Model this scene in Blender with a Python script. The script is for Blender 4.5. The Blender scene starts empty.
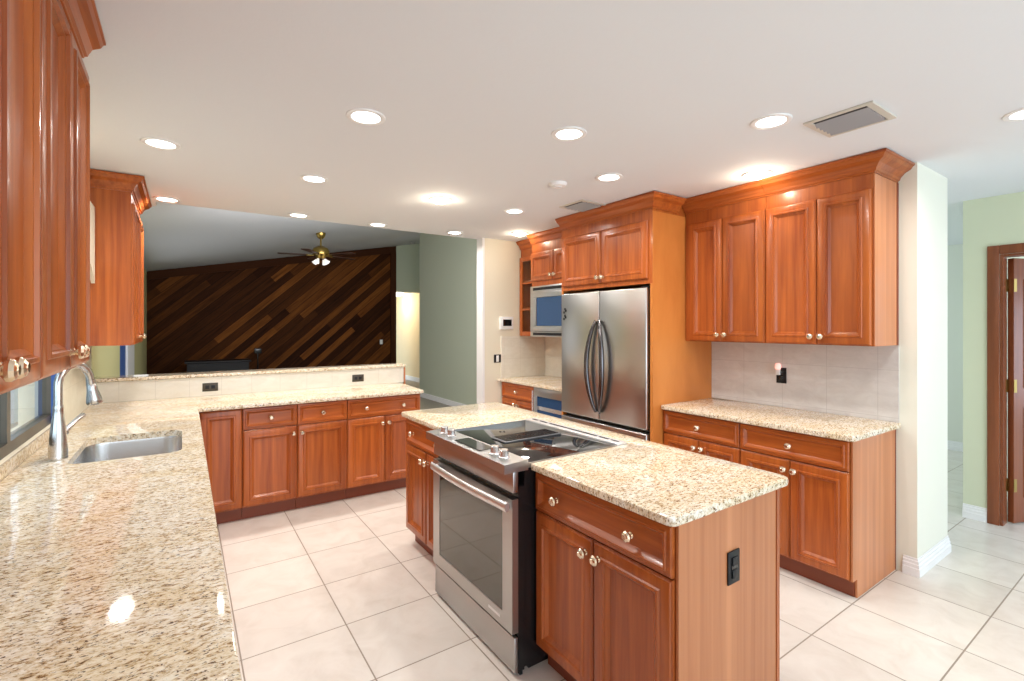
import bpy, bmesh, math, random
from mathutils import Vector, Matrix
PI = math.pi
random.seed(4)
C = bpy.context.scene.collection
S = bpy.context.scene

# ------------------------------------------------------------ camera, world, light, exposure
cam = bpy.data.cameras.new('camera'); camo = bpy.data.objects.new('camera', cam); C.objects.link(camo)
cam.sensor_width = 36; cam.lens = 482 / 1024 * 36; cam.shift_y = -14.5 / 1024; cam.clip_start = .02
camo.location = (0, 0, 1.535); camo.rotation_euler = (PI / 2, 0, -math.radians(34.3))
S.camera = camo
S.view_settings.view_transform = 'Standard'; S.view_settings.look = 'None'
S.view_settings.gamma = 1; S.view_settings.use_curve_mapping = False
S.view_settings.exposure = 0.22
S.cycles.use_denoising = True
S.cycles.max_bounces = 10; S.cycles.diffuse_bounces = 6; S.cycles.sample_clamp_indirect = 6
WORLD_STRENGTH = 2.2
w = bpy.data.worlds.new('daylight'); S.world = w; w.use_nodes = True
w.node_tree.nodes['Background'].inputs[0].default_value = (.72, .86, 1.0, 1)
w.node_tree.nodes['Background'].inputs[1].default_value = WORLD_STRENGTH
DOWN_W = 8.0        # watts of one recessed lamp
CEIL = 2.54

def area(name, loc, rot, sx, sy, power, col=(1, 1, 1)):
    l = bpy.data.lights.new(name, 'AREA'); l.shape = 'RECTANGLE'; l.size = sx; l.size_y = sy
    l.energy = power; l.color = col
    o = bpy.data.objects.new(name, l); C.objects.link(o); o.location = loc; o.rotation_euler = rot
    return o
# daylight entering by the big glazed openings that are behind the camera and in the other rooms, plus two added fills
area('daylight_breakfast_room', (1.2, -3.0, 1.35), (PI / 2, 0, 0), 4.6, 2.2, 48, (.82, .91, 1))
area('daylight_hall', (4.9, -1.6, 1.5), (math.radians(80), 0, math.radians(-8)), 1.6, 2.0, 8, (.66, .80, 1))
area('fill_far_hall', (6.4, 4.7, 1.5), (-PI / 2, 0, 0), 2.4, 2.0, 45, (.72, .84, 1))  # added fill to brighten the far hall, no opening behind it
area('daylight_side_room', (7.0, -3.0, 1.5), (PI / 2, 0, 0), 2.4, 2.0, 40, (.72, .80, 1))
area('daylight_family_room', (-.50, 9.0, 1.3), (PI / 2, 0, -PI / 2), 3.0, 2.0, 14, (.95, .97, 1))
area('fill_family_room', (2.0, 5.3, 2.3), (math.radians(75), 0, 0), 3.0, .6, 62, (.97, .97, 1))  # added fill beyond the kitchen ceiling edge, with no skylight there

# ------------------------------------------------------------ node materials
MATS = {}
def mat(name, col=(.8, .8, .8), rough=.5, metal=0, coat=0, spec=None):
    m = bpy.data.materials.new(name); m.use_nodes = True
    b = m.node_tree.nodes['Principled BSDF']
    b.inputs['Base Color'].default_value = (*col, 1); b.inputs['Roughness'].default_value = rough
    b.inputs['Metallic'].default_value = metal; b.inputs['Coat Weight'].default_value = coat
    b.inputs['Coat Roughness'].default_value = .12
    if spec is not None: b.inputs['Specular IOR Level'].default_value = spec
    MATS[name] = m
    return m
class NT:
    def __init__(s, m): s.m = m; s.t = m.node_tree; s.b = s.t.nodes['Principled BSDF']
    def n(s, kind, **kw):
        x = s.t.nodes.new('ShaderNode' + kind)
        for k, v in kw.items(): setattr(x, k, v)
        return x
    def l(s, a, b): s.t.links.new(a, b)
    def coord(s, kind='Object', scale=(1, 1, 1), rot=(0, 0, 0), loc=(0, 0, 0)):
        if kind == 'World': src = s.n('NewGeometry').outputs['Position']
        else: src = s.n('TexCoord').outputs['Object']
        mp = s.n('Mapping'); s.l(src, mp.inputs[0])
        mp.inputs['Scale'].default_value = scale; mp.inputs['Rotation'].default_value = rot; mp.inputs['Location'].default_value = loc
        return mp.outputs[0]
    def noise(s, vec, scale, detail=3, rough=.55, dist=0):
        x = s.n('TexNoise'); s.l(vec, x.inputs['Vector']); x.inputs['Scale'].default_value = scale
        x.inputs['Detail'].default_value = detail; x.inputs['Roughness'].default_value = rough; x.inputs['Distortion'].default_value = dist
        return x.outputs['Fac']
    def ramp(s, fac, stops, interp='LINEAR'):
        r = s.n('ValToRGB'); r.color_ramp.interpolation = interp; s.l(fac, r.inputs[0]); e = r.color_ramp.elements
        while len(e) > 1: e.remove(e[0])
        e[0].position = stops[0][0]; e[0].color = (*stops[0][1], 1) if len(stops[0][1]) == 3 else stops[0][1]
        for p, c in stops[1:]:
            k = e.new(p); k.color = (*c, 1)
        return r.outputs['Color']
    def mix(s, fac, a, b, mode='MIX'):
        x = s.n('Mix', data_type='RGBA', blend_type=mode)
        for sock, v in ((x.inputs[0], fac), (x.inputs[6], a), (x.inputs[7], b)):
            if hasattr(v, 'links') or isinstance(v, bpy.types.NodeSocket): s.l(v, sock)
            elif isinstance(v, (int, float)): sock.default_value = v
            else: sock.default_value = (*v, 1)
        return x.outputs[2]
    def math(s, op, a, b=0.0, c=0.0):
        x = s.n('Math', operation=op)
        for sock, v in zip(x.inputs, (a, b, c)):
            if isinstance(v, bpy.types.NodeSocket): s.l(v, sock)
            else: sock.default_value = v
        return x.outputs[0]
    def bump(s, h, strength=.2, dist=.01):
        x = s.n('Bump'); s.l(h, x.inputs['Height']); x.inputs['Strength'].default_value = strength; x.inputs['Distance'].default_value = dist
        s.l(x.outputs[0], s.b.inputs['Normal'])

def wood_mat(name, dark, light, scale, rough=.30, coat=.12):
    m = mat(name, light, rough, coat=coat, spec=.4); t = NT(m)
    v = t.coord('Object', scale)
    a = t.noise(v, 1.0, 5, .6, .4)
    oi = t.n('ObjectInfo').outputs['Random']
    v2 = t.coord('Object', tuple(x * .35 for x in scale)); b = t.noise(v2, 1.0, 2)
    c = t.ramp(t.math('MULTIPLY_ADD', b, .45, t.math('MULTIPLY', a, .55)), [(.34, dark), (.66, light)])
    hv = t.n('HueSaturation'); t.l(c, hv.inputs['Color'])
    t.l(t.math('MULTIPLY_ADD', oi, .22, .90), hv.inputs['Value'])
    t.l(hv.outputs[0], m.node_tree.nodes['Principled BSDF'].inputs['Base Color'])
    return m
CH = wood_mat('cherry_wood', (.26, .052, .011), (.50, .135, .026), (38, 38, 1.6))
CHH = wood_mat('cherry_wood_rail', (.26, .052, .011), (.50, .135, .026), (2.0, 38, 38))
CHP = wood_mat('cherry_end_panel', (.40, .13, .045), (.62, .25, .105), (22, 22, .5))  # cherry lightened for end panels, the light on them put into the colour
MAPLE = wood_mat('amber_veneer', (.56, .175, .035), (.72, .27, .065), (5, 5, 1.3))
DARKW = wood_mat('dark_door_wood', (.16, .042, .013), (.27, .08, .028), (30, 30, 1.5))
TOE = mat('toe_kick_wood', (.22, .05, .018), .4)

m = GR = mat('granite', rough=.055); t = NT(m)
v = t.coord('World', (1, 1.9, 1), (0, 0, .35))
n0 = t.noise(v, 5, 3); n1 = t.noise(v, 62, 4, .65, .6); n2 = t.noise(v, 105, 3, .6); n3 = t.noise(v, 190, 2)
base = t.ramp(n1, [(.33, (.14, .075, .035)), (.385, (.40, .26, .13)), (.43, (.62, .50, .34)), (.50, (.76, .67, .53)), (.62, (.87, .83, .76))])
big = t.ramp(n0, [(.35, (.93, .86, .73)), (.65, (1, 1, 1))])
base = t.mix(1.0, base, big, 'MULTIPLY')
spk = t.ramp(n2, [(.365, (1, 1, 1)), (.395, (0, 0, 0))])
base = t.mix(spk, base, (.09, .05, .03))
wh = t.ramp(n3, [(.60, (0, 0, 0)), (.68, (1, 1, 1))])
base = t.mix(t.math('MULTIPLY', wh, .55), base, (.88, .86, .82))
t.l(base, t.b.inputs['Base Color'])

m = FLOOR = mat('floor_tile', rough=.22); t = NT(m)
geo = t.n('NewGeometry').outputs['Position']; sx = t.n('SeparateXYZ'); t.l(geo, sx.inputs[0])
u_ = t.math('DIVIDE', t.math('SUBTRACT', sx.outputs[0], .22), .472); v_ = t.math('DIVIDE', t.math('SUBTRACT', sx.outputs[1], 1.14), .4625)
def edge(q): return t.math('ABSOLUTE', t.math('SUBTRACT', t.math('FRACT', t.math('ADD', q, .5)), .5))
e1 = t.math('LESS_THAN', t.math('MINIMUM', edge(u_), edge(v_)), .0068)
cb = t.n('CombineXYZ'); t.l(t.math('FLOOR', u_), cb.inputs[0]); t.l(t.math('FLOOR', v_), cb.inputs[1])
wn = t.n('TexWhiteNoise', noise_dimensions='3D'); t.l(cb.outputs[0], wn.inputs[0])
va = t.n('VectorMath', operation='MULTIPLY_ADD'); t.l(cb.outputs[0], va.inputs[0]); va.inputs[1].default_value = (3.1, 5.7, 1); t.l(geo, va.inputs[2])
mo = t.noise(va.outputs[0], 5, 6, .62, .8)
tile = t.ramp(mo, [(.3, (.70, .645, .58)), (.5, (.76, .71, .65)), (.7, (.80, .76, .70))])
hv = t.n('HueSaturation'); t.l(tile, hv.inputs['Color']); t.l(t.math('MULTIPLY_ADD', wn.outputs['Value'], .09, .95), hv.inputs['Value'])
t.l(t.mix(e1, hv.outputs[0], (.30, .25, .20)), t.b.inputs['Base Color'])
t.l(t.math('MULTIPLY_ADD', e1, .5, .20), t.b.inputs['Roughness'])
t.bump(t.math('MULTIPLY', e1, -1), .3, .003)

FLOOR2 = mat('family_room_floor', (.28, .25, .20), .45)
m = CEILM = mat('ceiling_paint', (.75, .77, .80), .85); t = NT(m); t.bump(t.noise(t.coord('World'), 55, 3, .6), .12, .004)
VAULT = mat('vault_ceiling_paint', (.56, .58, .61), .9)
CREAM = mat('cream_wall_paint', (.80, .745, .60), .7)
WHITEP = mat('white_trim_paint', (.86, .86, .86), .4)
GREEN = mat('sage_wall_paint', (.50, .54, .42), .8)
PALEG = mat('pale_green_wall_paint', (.66, .70, .52), .8)
HALLP = mat('warm_hall_paint', (.78, .64, .40), .8)
YG = mat('olive_wall_paint', (.55, .52, .26), .8)
OFFW = mat('stub_wall_paint', (.80, .80, .70), .7)

def tile_mat(name, c1, c2, sz, offx, offz, axis):
    m = mat(name, c1, .28); t = NT(m)
    sp = t.n('SeparateXYZ'); t.l(t.n('NewGeometry').outputs['Position'], sp.inputs[0])
    U = t.math('DIVIDE', t.math('SUBTRACT', sp.outputs[axis], offx), sz); V = t.math('DIVIDE', t.math('SUBTRACT', sp.outputs[2], offz), sz)
    def ed(q): return t.math('ABSOLUTE', t.math('SUBTRACT', t.math('FRACT', t.math('ADD', q, .5)), .5))
    g = t.math('LESS_THAN', t.math('MINIMUM', ed(U), ed(V)), .0016 / sz)
    n = t.noise(t.coord('World', (1, 1, 2)), 9, 5, .65, .6)
    t.l(t.mix(g, t.ramp(n, [(.3, c1), (.7, c2)]), tuple(x * .88 for x in c1)), t.b.inputs['Base Color'])
    return m
TILE_R = tile_mat('grey_white_wall_tile', (.60, .57, .55), (.70, .68, .66), .30, 1.24, .955, 1)
TILE_P = tile_mat('cream_wall_tile', (.74, .70, .60), (.82, .79, .70), .235, .045, .915, 0)
TILE_L = tile_mat('cream_side_tile', (.72, .68, .52), (.80, .77, .62), .235, .1, .915, 1)

m = PLANK = mat('dark_diagonal_planks', rough=.7, spec=.1); t = NT(m)
sp = t.n('SeparateXYZ'); t.l(t.n('NewGeometry').outputs['Position'], sp.inputs[0])
al = math.radians(42)
L_ = t.math('ADD', t.math('MULTIPLY', sp.outputs[0], math.cos(al)), t.math('MULTIPLY', sp.outputs[2], math.sin(al)))
A_ = t.math('SUBTRACT', t.math('MULTIPLY', sp.outputs[2], math.cos(al)), t.math('MULTIPLY', sp.outputs[0], math.sin(al)))
r = t.math('DIVIDE', A_, .145); row = t.math('FLOOR', r)
w1 = t.n('TexWhiteNoise', noise_dimensions='1D'); t.l(row, w1.inputs['W'])
seg = t.math('FLOOR', t.math('DIVIDE', t.math('ADD', L_, t.math('MULTIPLY', w1.outputs['Value'], 7.0)), 3.4))
w2 = t.n('TexWhiteNoise', noise_dimensions='1D'); t.l(t.math('MULTIPLY_ADD', row, 13.7, seg), w2.inputs['W'])
cb = t.n('CombineXYZ'); t.l(t.math('MULTIPLY', L_, 1.5), cb.inputs[0]); t.l(t.math('MULTIPLY', A_, 22), cb.inputs[1]); t.l(row, cb.inputs[2])
gn = t.noise(cb.outputs[0], 1, 5, .65, .7)
kn = t.noise(cb.outputs[0], .35, 2)
c = t.ramp(w2.outputs['Value'], [(0, (.034, .009, .002)), (.45, (.060, .018, .004)), (.75, (.105, .034, .007)), (1, (.22, .075, .015))])
c = t.mix(1, c, t.ramp(gn, [(.3, (.45, .42, .40)), (.7, (1.25, 1.2, 1.1))]), 'MULTIPLY')
fr = t.math('FRACT', r); ln = t.math('LESS_THAN', fr, .05)
t.l(t.mix(ln, c, (.008, .004, .002)), t.b.inputs['Base Color'])
PTRIM = mat('dark_plank_trim', (.055, .018, .007), .8, spec=.1)

def steel(name, col, rough, sc):
    m = mat(name, col, rough, 1); t = NT(m)
    n = t.noise(t.coord('Object', sc), 1, 3, .6)
    t.l(t.math('MULTIPLY_ADD', n, .05, rough - .025), t.b.inputs['Roughness'])
    return m
ST = steel('brushed_stainless', (.50, .49, .48), .33, (2, 2, 40)); ST.node_tree.nodes['Principled BSDF'].inputs['Metallic'].default_value = 1
STV = steel('brushed_stainless_fridge', (.52, .51, .50), .30, (2, 40, 2))
STL = steel('satin_nickel', (.66, .65, .64), .22, (60, 60, 60))
SINKM = steel('sink_steel', (.62, .61, .60), .25, (160, 3, 3))
CHROME = mat('dark_chrome', (.15, .14, .145), .22, 1)
PLATED = mat('bright_metal', (.76, .76, .76), .22, .8)
HANDM = mat('satin_handle_metal', (.72, .71, .71), .34, .85)
KNOB = mat('champagne_knob_metal', (.80, .66, .50), .20, 1)
BRASS = mat('antique_brass', (.36, .25, .07), .28, 1)
BLK = mat('black_enamel', (.012, .012, .013), .25)
BLKG = mat('black_glass', (.010, .011, .012), .03, spec=.8)
OVG = mat('oven_window_glass', (.055, .055, .038), .04, spec=1.1)
BLKP = mat('black_plastic', (.010, .0095, .011), .45, spec=.3)
BRNP = mat('brown_outlet_plastic', (.05, .038, .022), .4)
WHP = mat('white_plastic', (.82, .82, .82), .35)
LOUV = mat('vent_grey_louvre', (.36, .36, .38), .45)
DUCT = mat('duct_dark', (.03, .03, .03), .7)
VFR = mat('vent_beige_frame', (.60, .57, .50), .45)
BLUEG = mat('blue_tinted_glass', (.02, .06, .15), .12, spec=.3)
BRONZE = mat('bronze_window_frame', (.10, .085, .065), .35, .4)
TEAL = mat('teal_shade_fabric', (.012, .05, .085), .6)
NAVY = mat('navy_fabric', (.03, .09, .30), .6)
BLADE = mat('fan_blade_walnut', (.05, .018, .009), .4)
MESHM = mat('grille_grey', (.10, .10, .105), .4)
PINK = mat('pink_nightlight', (.9, .55, .5), .3)
b_ = PINK.node_tree.nodes['Principled BSDF']; b_.inputs['Emission Color'].default_value = (1, .45, .38, 1); b_.inputs['Emission Strength'].default_value = .9
def emit(name, col, s):
    m = mat(name, (.9, .9, .9), .5); b = m.node_tree.nodes['Principled BSDF']
    b.inputs['Emission Color'].default_value = (*col, 1); b.inputs['Emission Strength'].default_value = s
    return m
LENS = emit('lamp_lens', (1, .97, .93), 5.0)
LENSB = emit('bare_bulb_lens', (1, .90, .72), 14.0)
HALLB = emit('hall_dome_glass', (1, .93, .80), 4.0)
SHADE = emit('fan_glass_shade', (1, .9, .8), .5)
m = GLASS = mat('clear_glass', (1, 1, 1), 0); b_ = m.node_tree.nodes['Principled BSDF']
# thin pane: mostly see-through with a glossy coat
t = NT(m); tr = t.n('BsdfTransparent'); gl = t.n('BsdfGlossy'); gl.inputs['Roughness'].default_value = .02
tr.inputs[0].default_value = (.93, .96, .96, 1)
fz = t.n('Fresnel'); fz.inputs[0].default_value = 1.45; ms = t.n('MixShader'); bf = t.n('NewGeometry').outputs['Backfacing']; t.l(t.math('MULTIPLY', fz.outputs[0], t.math('SUBTRACT', 1.0, bf)), ms.inputs[0]); t.l(tr.outputs[0], ms.inputs[1]); t.l(gl.outputs[0], ms.inputs[2])
t.l(ms.outputs[0], t.t.nodes['Material Output'].inputs[0])

# ------------------------------------------------------------ mesh helpers
def box(bm, x0, x1, y0, y1, z0, z1, bev=0, seg=2):
    vs = [bm.verts.new(p) for p in ((x0, y0, z0), (x1, y0, z0), (x1, y1, z0), (x0, y1, z0), (x0, y0, z1), (x1, y0, z1), (x1, y1, z1), (x0, y1, z1))]
    fs = [bm.faces.new([vs[i] for i in f]) for f in ((0, 3, 2, 1), (4, 5, 6, 7), (0, 1, 5, 4), (1, 2, 6, 5), (2, 3, 7, 6), (3, 0, 4, 7))]
    if bev:
        es = list({e for f in fs for e in f.edges})
        bmesh.ops.bevel(bm, geom=es, offset=bev, segments=seg, affect='EDGES', profile=.5)
def prism(bm, pts, axis, a, b):
    """extrude a polygon (2-D pts) along an axis: 0 -> pts are (y,z), 1 -> (x,z), 2 -> (x,y)"""
    def P(p, s): return {0: (s, p[0], p[1]), 1: (p[0], s, p[1]), 2: (p[0], p[1], s)}[axis]
    A = [bm.verts.new(P(p, a)) for p in pts]; B = [bm.verts.new(P(p, b)) for p in pts]
    n = len(pts); bm.faces.new(A); bm.faces.new(B[::-1])
    for i in range(n): bm.faces.new((A[i], B[i], B[(i + 1) % n], A[(i + 1) % n]))
def lathe(bm, prof, seg=24, mtx=None):
    """prof: (r,z) from bottom to top around z"""
    M = mtx or Matrix()
    rings = []
    for r, z in prof:
        if r < 1e-6: rings.append([bm.verts.new(M @ Vector((0, 0, z)))])
        else: rings.append([bm.verts.new(M @ Vector((r * math.cos(2 * PI * k / seg), r * math.sin(2 * PI * k / seg), z))) for k in range(seg)])
    for a, b in zip(rings, rings[1:]):
        if len(a) == 1 and len(b) == 1: continue
        for k in range(seg):
            q = (k + 1) % seg
            if len(a) == 1: bm.faces.new((a[0], b[q], b[k]))
            elif len(b) == 1: bm.faces.new((a[k], a[q], b[0]))
            else: bm.faces.new((a[k], a[q], b[q], b[k]))
def tube(bm, pts, rad, seg=14, cap=True):
    pts = [Vector(p) for p in pts]
    rs = rad if isinstance(rad, (list, tuple)) else [rad] * len(pts)
    up = Vector((0, 0, 1)); rings = []
    n = None
    for i, p in enumerate(pts):
        d = (pts[min(i + 1, len(pts) - 1)] - pts[max(i - 1, 0)]).normalized()
        if n is None:
            n = d.cross(up) if abs(d.dot(up)) < .95 else d.cross(Vector((0, 1, 0)))
        n = (n - d * n.dot(d)).normalized(); b = d.cross(n)
        rings.append([bm.verts.new(p + rs[i] * (math.cos(2 * PI * k / seg) * n + math.sin(2 * PI * k / seg) * b)) for k in range(seg)])
    for a, c in zip(rings, rings[1:]):
        for k in range(seg): bm.faces.new((a[k], a[(k + 1) % seg], c[(k + 1) % seg], c[k]))
    if cap: bm.faces.new(rings[0][::-1]); bm.faces.new(rings[-1])
def sweep(bm, path, prof, capped=True):
    """mitred moulding: path in xy (outside on its right hand), prof closed list of (out, z)"""
    n = len(path); rings = []
    for i, p in enumerate(path):
        def nrm(a, b): d = Vector(b) - Vector(a); d = d.normalized(); return Vector((d.y, -d.x))
        if i == 0: m_ = nrm(path[0], path[1])
        elif i == n - 1: m_ = nrm(path[-2], path[-1])
        else:
            a = nrm(path[i - 1], p); b = nrm(p, path[i + 1]); m_ = (a + b); m_ = m_ / (1 + a.dot(b))
        rings.append([bm.verts.new((p[0] + m_.x * o, p[1] + m_.y * o, z)) for o, z in prof])
    k = len(prof)
    for a, b in zip(rings, rings[1:]):
        for j in range(k): bm.faces.new((a[j], a[(j + 1) % k], b[(j + 1) % k], b[j]))
    if capped: bm.faces.new(rings[0][::-1]); bm.faces.new(rings[-1])
def panel(bm, x0, x1, z0, z1, yb, steps):
    """rectangular front facing -y made of nested loops; steps (inset, y)"""
    rings = []
    for ins, y in [(0, yb)] + list(steps):
        rings.append([bm.verts.new(p) for p in ((x0 + ins, y, z0 + ins), (x1 - ins, y, z0 + ins), (x1 - ins, y, z1 - ins), (x0 + ins, y, z1 - ins))])
    for a, b in zip(rings, rings[1:]):
        for k in range(4): bm.faces.new((a[k], a[(k + 1) % 4], b[(k + 1) % 4], b[k]))
    bm.faces.new(rings[-1]); bm.faces.new(rings[0][::-1])
def rounded(pts, rads, seg=6):
    out = []; n = len(pts)
    for i in range(n):
        p = Vector(pts[i]); r = rads[i] if isinstance(rads, (list, tuple)) else rads
        a = (Vector(pts[i - 1]) - p).normalized(); b = (Vector(pts[(i + 1) % n]) - p).normalized()
        if r < 1e-5: out.append(tuple(p)); continue
        p0 = p + a * r; p1 = p + b * r
        for k in range(seg + 1):
            s = k / seg; q = p0 * (1 - s) ** 2 + p * 2 * s * (1 - s) + p1 * s * s
            out.append(tuple(q))
    return out
def offset(pts, d):
    """move a counter-clockwise outline inwards by d"""
    n = len(pts); out = []
    for i in range(n):
        p = Vector(pts[i]); a = (p - Vector(pts[i - 1])); b = (Vector(pts[(i + 1) % n]) - p)
        a = a.normalized(); b = b.normalized()
        na = Vector((-a.y, a.x)); nb = Vector((-b.y, b.x)); m_ = (na + nb) / max(.3, 1 + na.dot(nb))
        out.append(tuple(p + m_ * d))
    return out
def slab(bm, outer, z0, z1, r=.008, holes=(), keep=None):
    """stone slab: counter-clockwise outline with rounded-over edge, optional holes (ccw lists)"""
    outs = [(offset(outer, r), z0)]
    for k in range(0, 5):
        a = -PI / 2 + PI * k / 4
        rr = min(r, (z1 - z0) / 2)
        outs.append((offset(outer, r * (1 - math.cos(a))), (z0 + rr + rr * math.sin(a)) if k < 2 else (z1 - rr + rr * math.sin(a)) if k > 2 else (z0 + z1) / 2))
    rings = [[bm.verts.new((*((outer[i][0] if keep and keep(outer[i])[0] else p[0]), (outer[i][1] if keep and keep(outer[i])[1] else p[1])), z)) for i, p in enumerate(o)] for o, z in outs[1:]]
    for a, b in zip(rings, rings[1:]):
        n = len(a)
        for k in range(n): bm.faces.new((a[k], a[(k + 1) % n], b[(k + 1) % n], b[k]))
    hr = []
    for h in holes:
        A = [bm.verts.new((*p, z0)) for p in h]; B = [bm.verts.new((*p, z1)) for p in h]; hr.append((A, B)); n = len(h)
        for k in range(n): bm.faces.new((A[(k + 1) % n], A[k], B[k], B[(k + 1) % n]))
    for which, ring in ((0, rings[0]), (1, rings[-1])):
        es = []
        for loop in [ring] + [q[which] for q in hr]:
            for k in range(len(loop)):
                e = bm.edges.get((loop[k], loop[(k + 1) % len(loop)])); es.append(e)
        bmesh.ops.triangle_fill(bm, edges=es, use_beauty=True, use_dissolve=False)
def obj(name, bm, m, parent=None, smooth=35, mats=None):
    bmesh.ops.recalc_face_normals(bm, faces=bm.faces[:])
    me = bpy.data.meshes.new(name); bm.to_mesh(me); bm.free()
    me.materials.append(m)
    for q in mats or (): me.materials.append(q)
    if smooth:
        me.shade_smooth(); me.set_sharp_from_angle(angle=math.radians(smooth))
    o = bpy.data.objects.new(name, me); C.objects.link(o); o.parent = parent
    return o
def B(): return bmesh.new()
def bobj(name, m, parent, *boxes, bev=0):
    bm = B()
    for b in boxes: box(bm, *b, bev=bev)
    return obj(name, bm, m, parent)
def thing(name, label, cat, loc=(0, 0, 0), rz=0, group=None):
    o = bpy.data.objects.new(name, None); C.objects.link(o); o.location = loc; o.rotation_euler = (0, 0, rz)
    o.empty_display_size = .05
    o['label'] = label; o['category'] = cat
    if group: o['group'] = group
    return o
def tag(o, label, cat, group=None):
    o['label'] = label; o['category'] = cat
    if group: o['group'] = group
    return o
def struct(name, m, *boxes, bm=None):
    if bm is None:
        bm = B()
        for b in boxes: box(bm, *b)
    o = obj(name, bm, m); o['kind'] = 'structure'; return o
def copy_tree(o, parent=None):
    c = o.copy(); C.objects.link(c); c.parent = parent
    for ch in [k for k in bpy.data.objects if k.parent == o]: copy_tree(ch, c)
    return c

# ------------------------------------------------------------ room shell
XW = 3.715     # right wall
YC = 4.85     # end of the flat kitchen ceiling
struct('floor', FLOOR, (-3.0, 9.5, -3.4, 5.10, -.08, 0))
struct('floor_family_room', FLOOR2, (-3.0, 9.5, 5.10, 16, -.08, -.002))
CW = 2.75
struct('ceiling', CEILM, (-.75, 9.5, -3.4, YC, CEIL, CEIL + .14), (-.75, -.185, YC, 5.02, CEIL, CEIL + .14))
struct('wall_right', CREAM, (XW, XW + .12, 1.161, 4.84, 0, CEIL))
struct('wall_stub', OFFW, (XW, 4.30, 1.04, 1.16, 0, CEIL), (4.18, 4.30, 1.16, 4.84, 0, CEIL))
struct('wall_thermostat', CREAM, (2.84, XW, 4.72, 4.84, 0, CEIL))
struct('trim_corner', WHITEP, (2.81, 2.839, 4.715, 4.845, 0, CEIL))
# header above the opening, up to the vault
def vault_z(x): return 2.735 + .191 * x
bm = B(); prism(bm, [(-.9, vault_z(-.9)), (9, vault_z(9)), (9, vault_z(9) + .1), (-.9, vault_z(-.9) + .1)], 1, YC - .3, 12.1)
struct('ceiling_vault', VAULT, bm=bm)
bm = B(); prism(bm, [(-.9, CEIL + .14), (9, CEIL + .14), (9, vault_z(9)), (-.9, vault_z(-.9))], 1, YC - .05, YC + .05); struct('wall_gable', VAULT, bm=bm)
# left wall with the sink window and the family-room patio door
WX = -.60
WY0, WY1, WZ0, WZ1 = 1.90, 3.77, .985, 1.80
struct('wall_left', CREAM, (WX - .16, WX, -3.4, WY0, 0, CEIL), (WX - .16, WX, WY1, 4.95, 0, CEIL), (WX - .16, WX, WY0, WY1, 0, WZ0 - .002), (WX - .16, WX, WY0, WY1, WZ1, CEIL))
struct('wall_left_family', YG, (WX - .16, WX, 4.951, 7.1, 0, 2.66), (WX - .16, WX, 9.0, 12.0, 0, 2.66), (WX - .16, WX, 7.1, 9.0, 2.1, 2.66))
# back of the kitchen behind the camera: a wide glazed opening
struct('wall_back', CREAM, (-.75, -.7, -3.4, -3.3, 0, CEIL), (4.0, 5.3, -3.4, -3.3, 2.2, CEIL))
# plank wall
YP = 12.0
bm = B(); prism(bm, [(WX, 0), (4.42, 0), (4.42, vault_z(4.42) - .003), (WX, vault_z(WX) - .003)], 1, YP, YP + .1)
struct('wall_far', PLANK, bm=bm)
bm = B(); prism(bm, [(WX, vault_z(WX) - .17), (4.54, vault_z(4.54) - .17), (4.54, vault_z(4.54) - .004), (WX, vault_z(WX) - .004)], 1, YP - .04, YP + .06); struct('trim_1', PTRIM, bm=bm)
struct('trim_2', PTRIM, (4.40, 4.54, YP - .05, YP + .06, 0, vault_z(4.4) - .15))
bm = B(); prism(bm, [(4.54, 2.42), (6.2, 2.42), (6.2, vault_z(6.2)), (4.54, vault_z(4.54))], 1, YP, YP + .1); struct('wall_far_upper', GREEN, bm=bm)
struct('wall_sage', GREEN, (4.27, 4.42, 4.96, 9.85, 0, vault_z(4.30)))
struct('wall_hall', HALLP, (5.32, 5.42, 9.6, 16, 0, 2.45), (4.42, 5.32, 15.8, 16, 0, 2.45), (4.46, 4.54, 12.11, 12.6, 0, 2.45))
struct('wall_hall_upper', GREEN, (5.32, 5.42, 9.6, YP, 2.452, vault_z(5.3)))
struct('ceiling_hall', CEILM, (4.42, 5.5, 12.11, 16, 2.45, 2.52))
struct('baseboard_hall', WHITEP, (5.295, 5.318, 9.9, 15.8, 0, .12))
struct('baseboard_sage', WHITEP, (4.245, 4.268, 4.96, 9.85, 0, .10))
struct('door_hall', WHITEP, (4.56, 4.62, 12.3, 13.1, .005, 2.03))
# right-hand hall
XH = 5.19
struct('wall_hall_right', PALEG, (XH, XH + .12, 1.017, 1.16, 0, CEIL), (XH, XH + .12, -3.3, 1.017, 2.155, CEIL), (XH, XH + .12, -3.3, -.2, 0, 2.155))
struct('wall_hall_end', PALEG, (XH + .121, 9.0, 1.07, 1.16, 0, CEIL))
struct('wall_hall_far', mat('far_hall_paint', (.74, .76, .68), .8), (7.88, 8.0, 1.165, 4.8, 0, CEIL))
struct('wall_hall_back', PALEG, (4.31, 8.0, 4.851, 4.95, 0, CEIL))
struct('wall_room_behind_door', WHITEP, (8.6, 8.7, -3.3, 1.1, 0, CEIL))
def baseboard(name, path, m):
    bm = B(); sweep(bm, path, [(0, 0), (.018, 0), (.018, .055), (.013, .062), (.013, .082), (.007, .098), (.003, .108), (0, .110)])
    return struct(name, m, bm=bm)
baseboard('baseboard_stub', [(XW - .001, 1.112), (XW - .001, 1.049), (4.421, 1.049), (4.421, 4.7)][::-1], WHITEP) if False else None
def bb(name, path, m):
    bm = B(); sweep(bm, path, [(0, 0), (.015, 0), (.015, .048), (.011, .052), (.011, .072), (.007, .076), (.007, .092), (.003, .096), (.003, .108), (0, .110)]); return struct(name, m, bm=bm)
bb('baseboard_stub', [(XW - .001, 1.110), (XW - .001, 1.039), (4.301, 1.039), (4.301, 4.0)], WHITEP)
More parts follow.
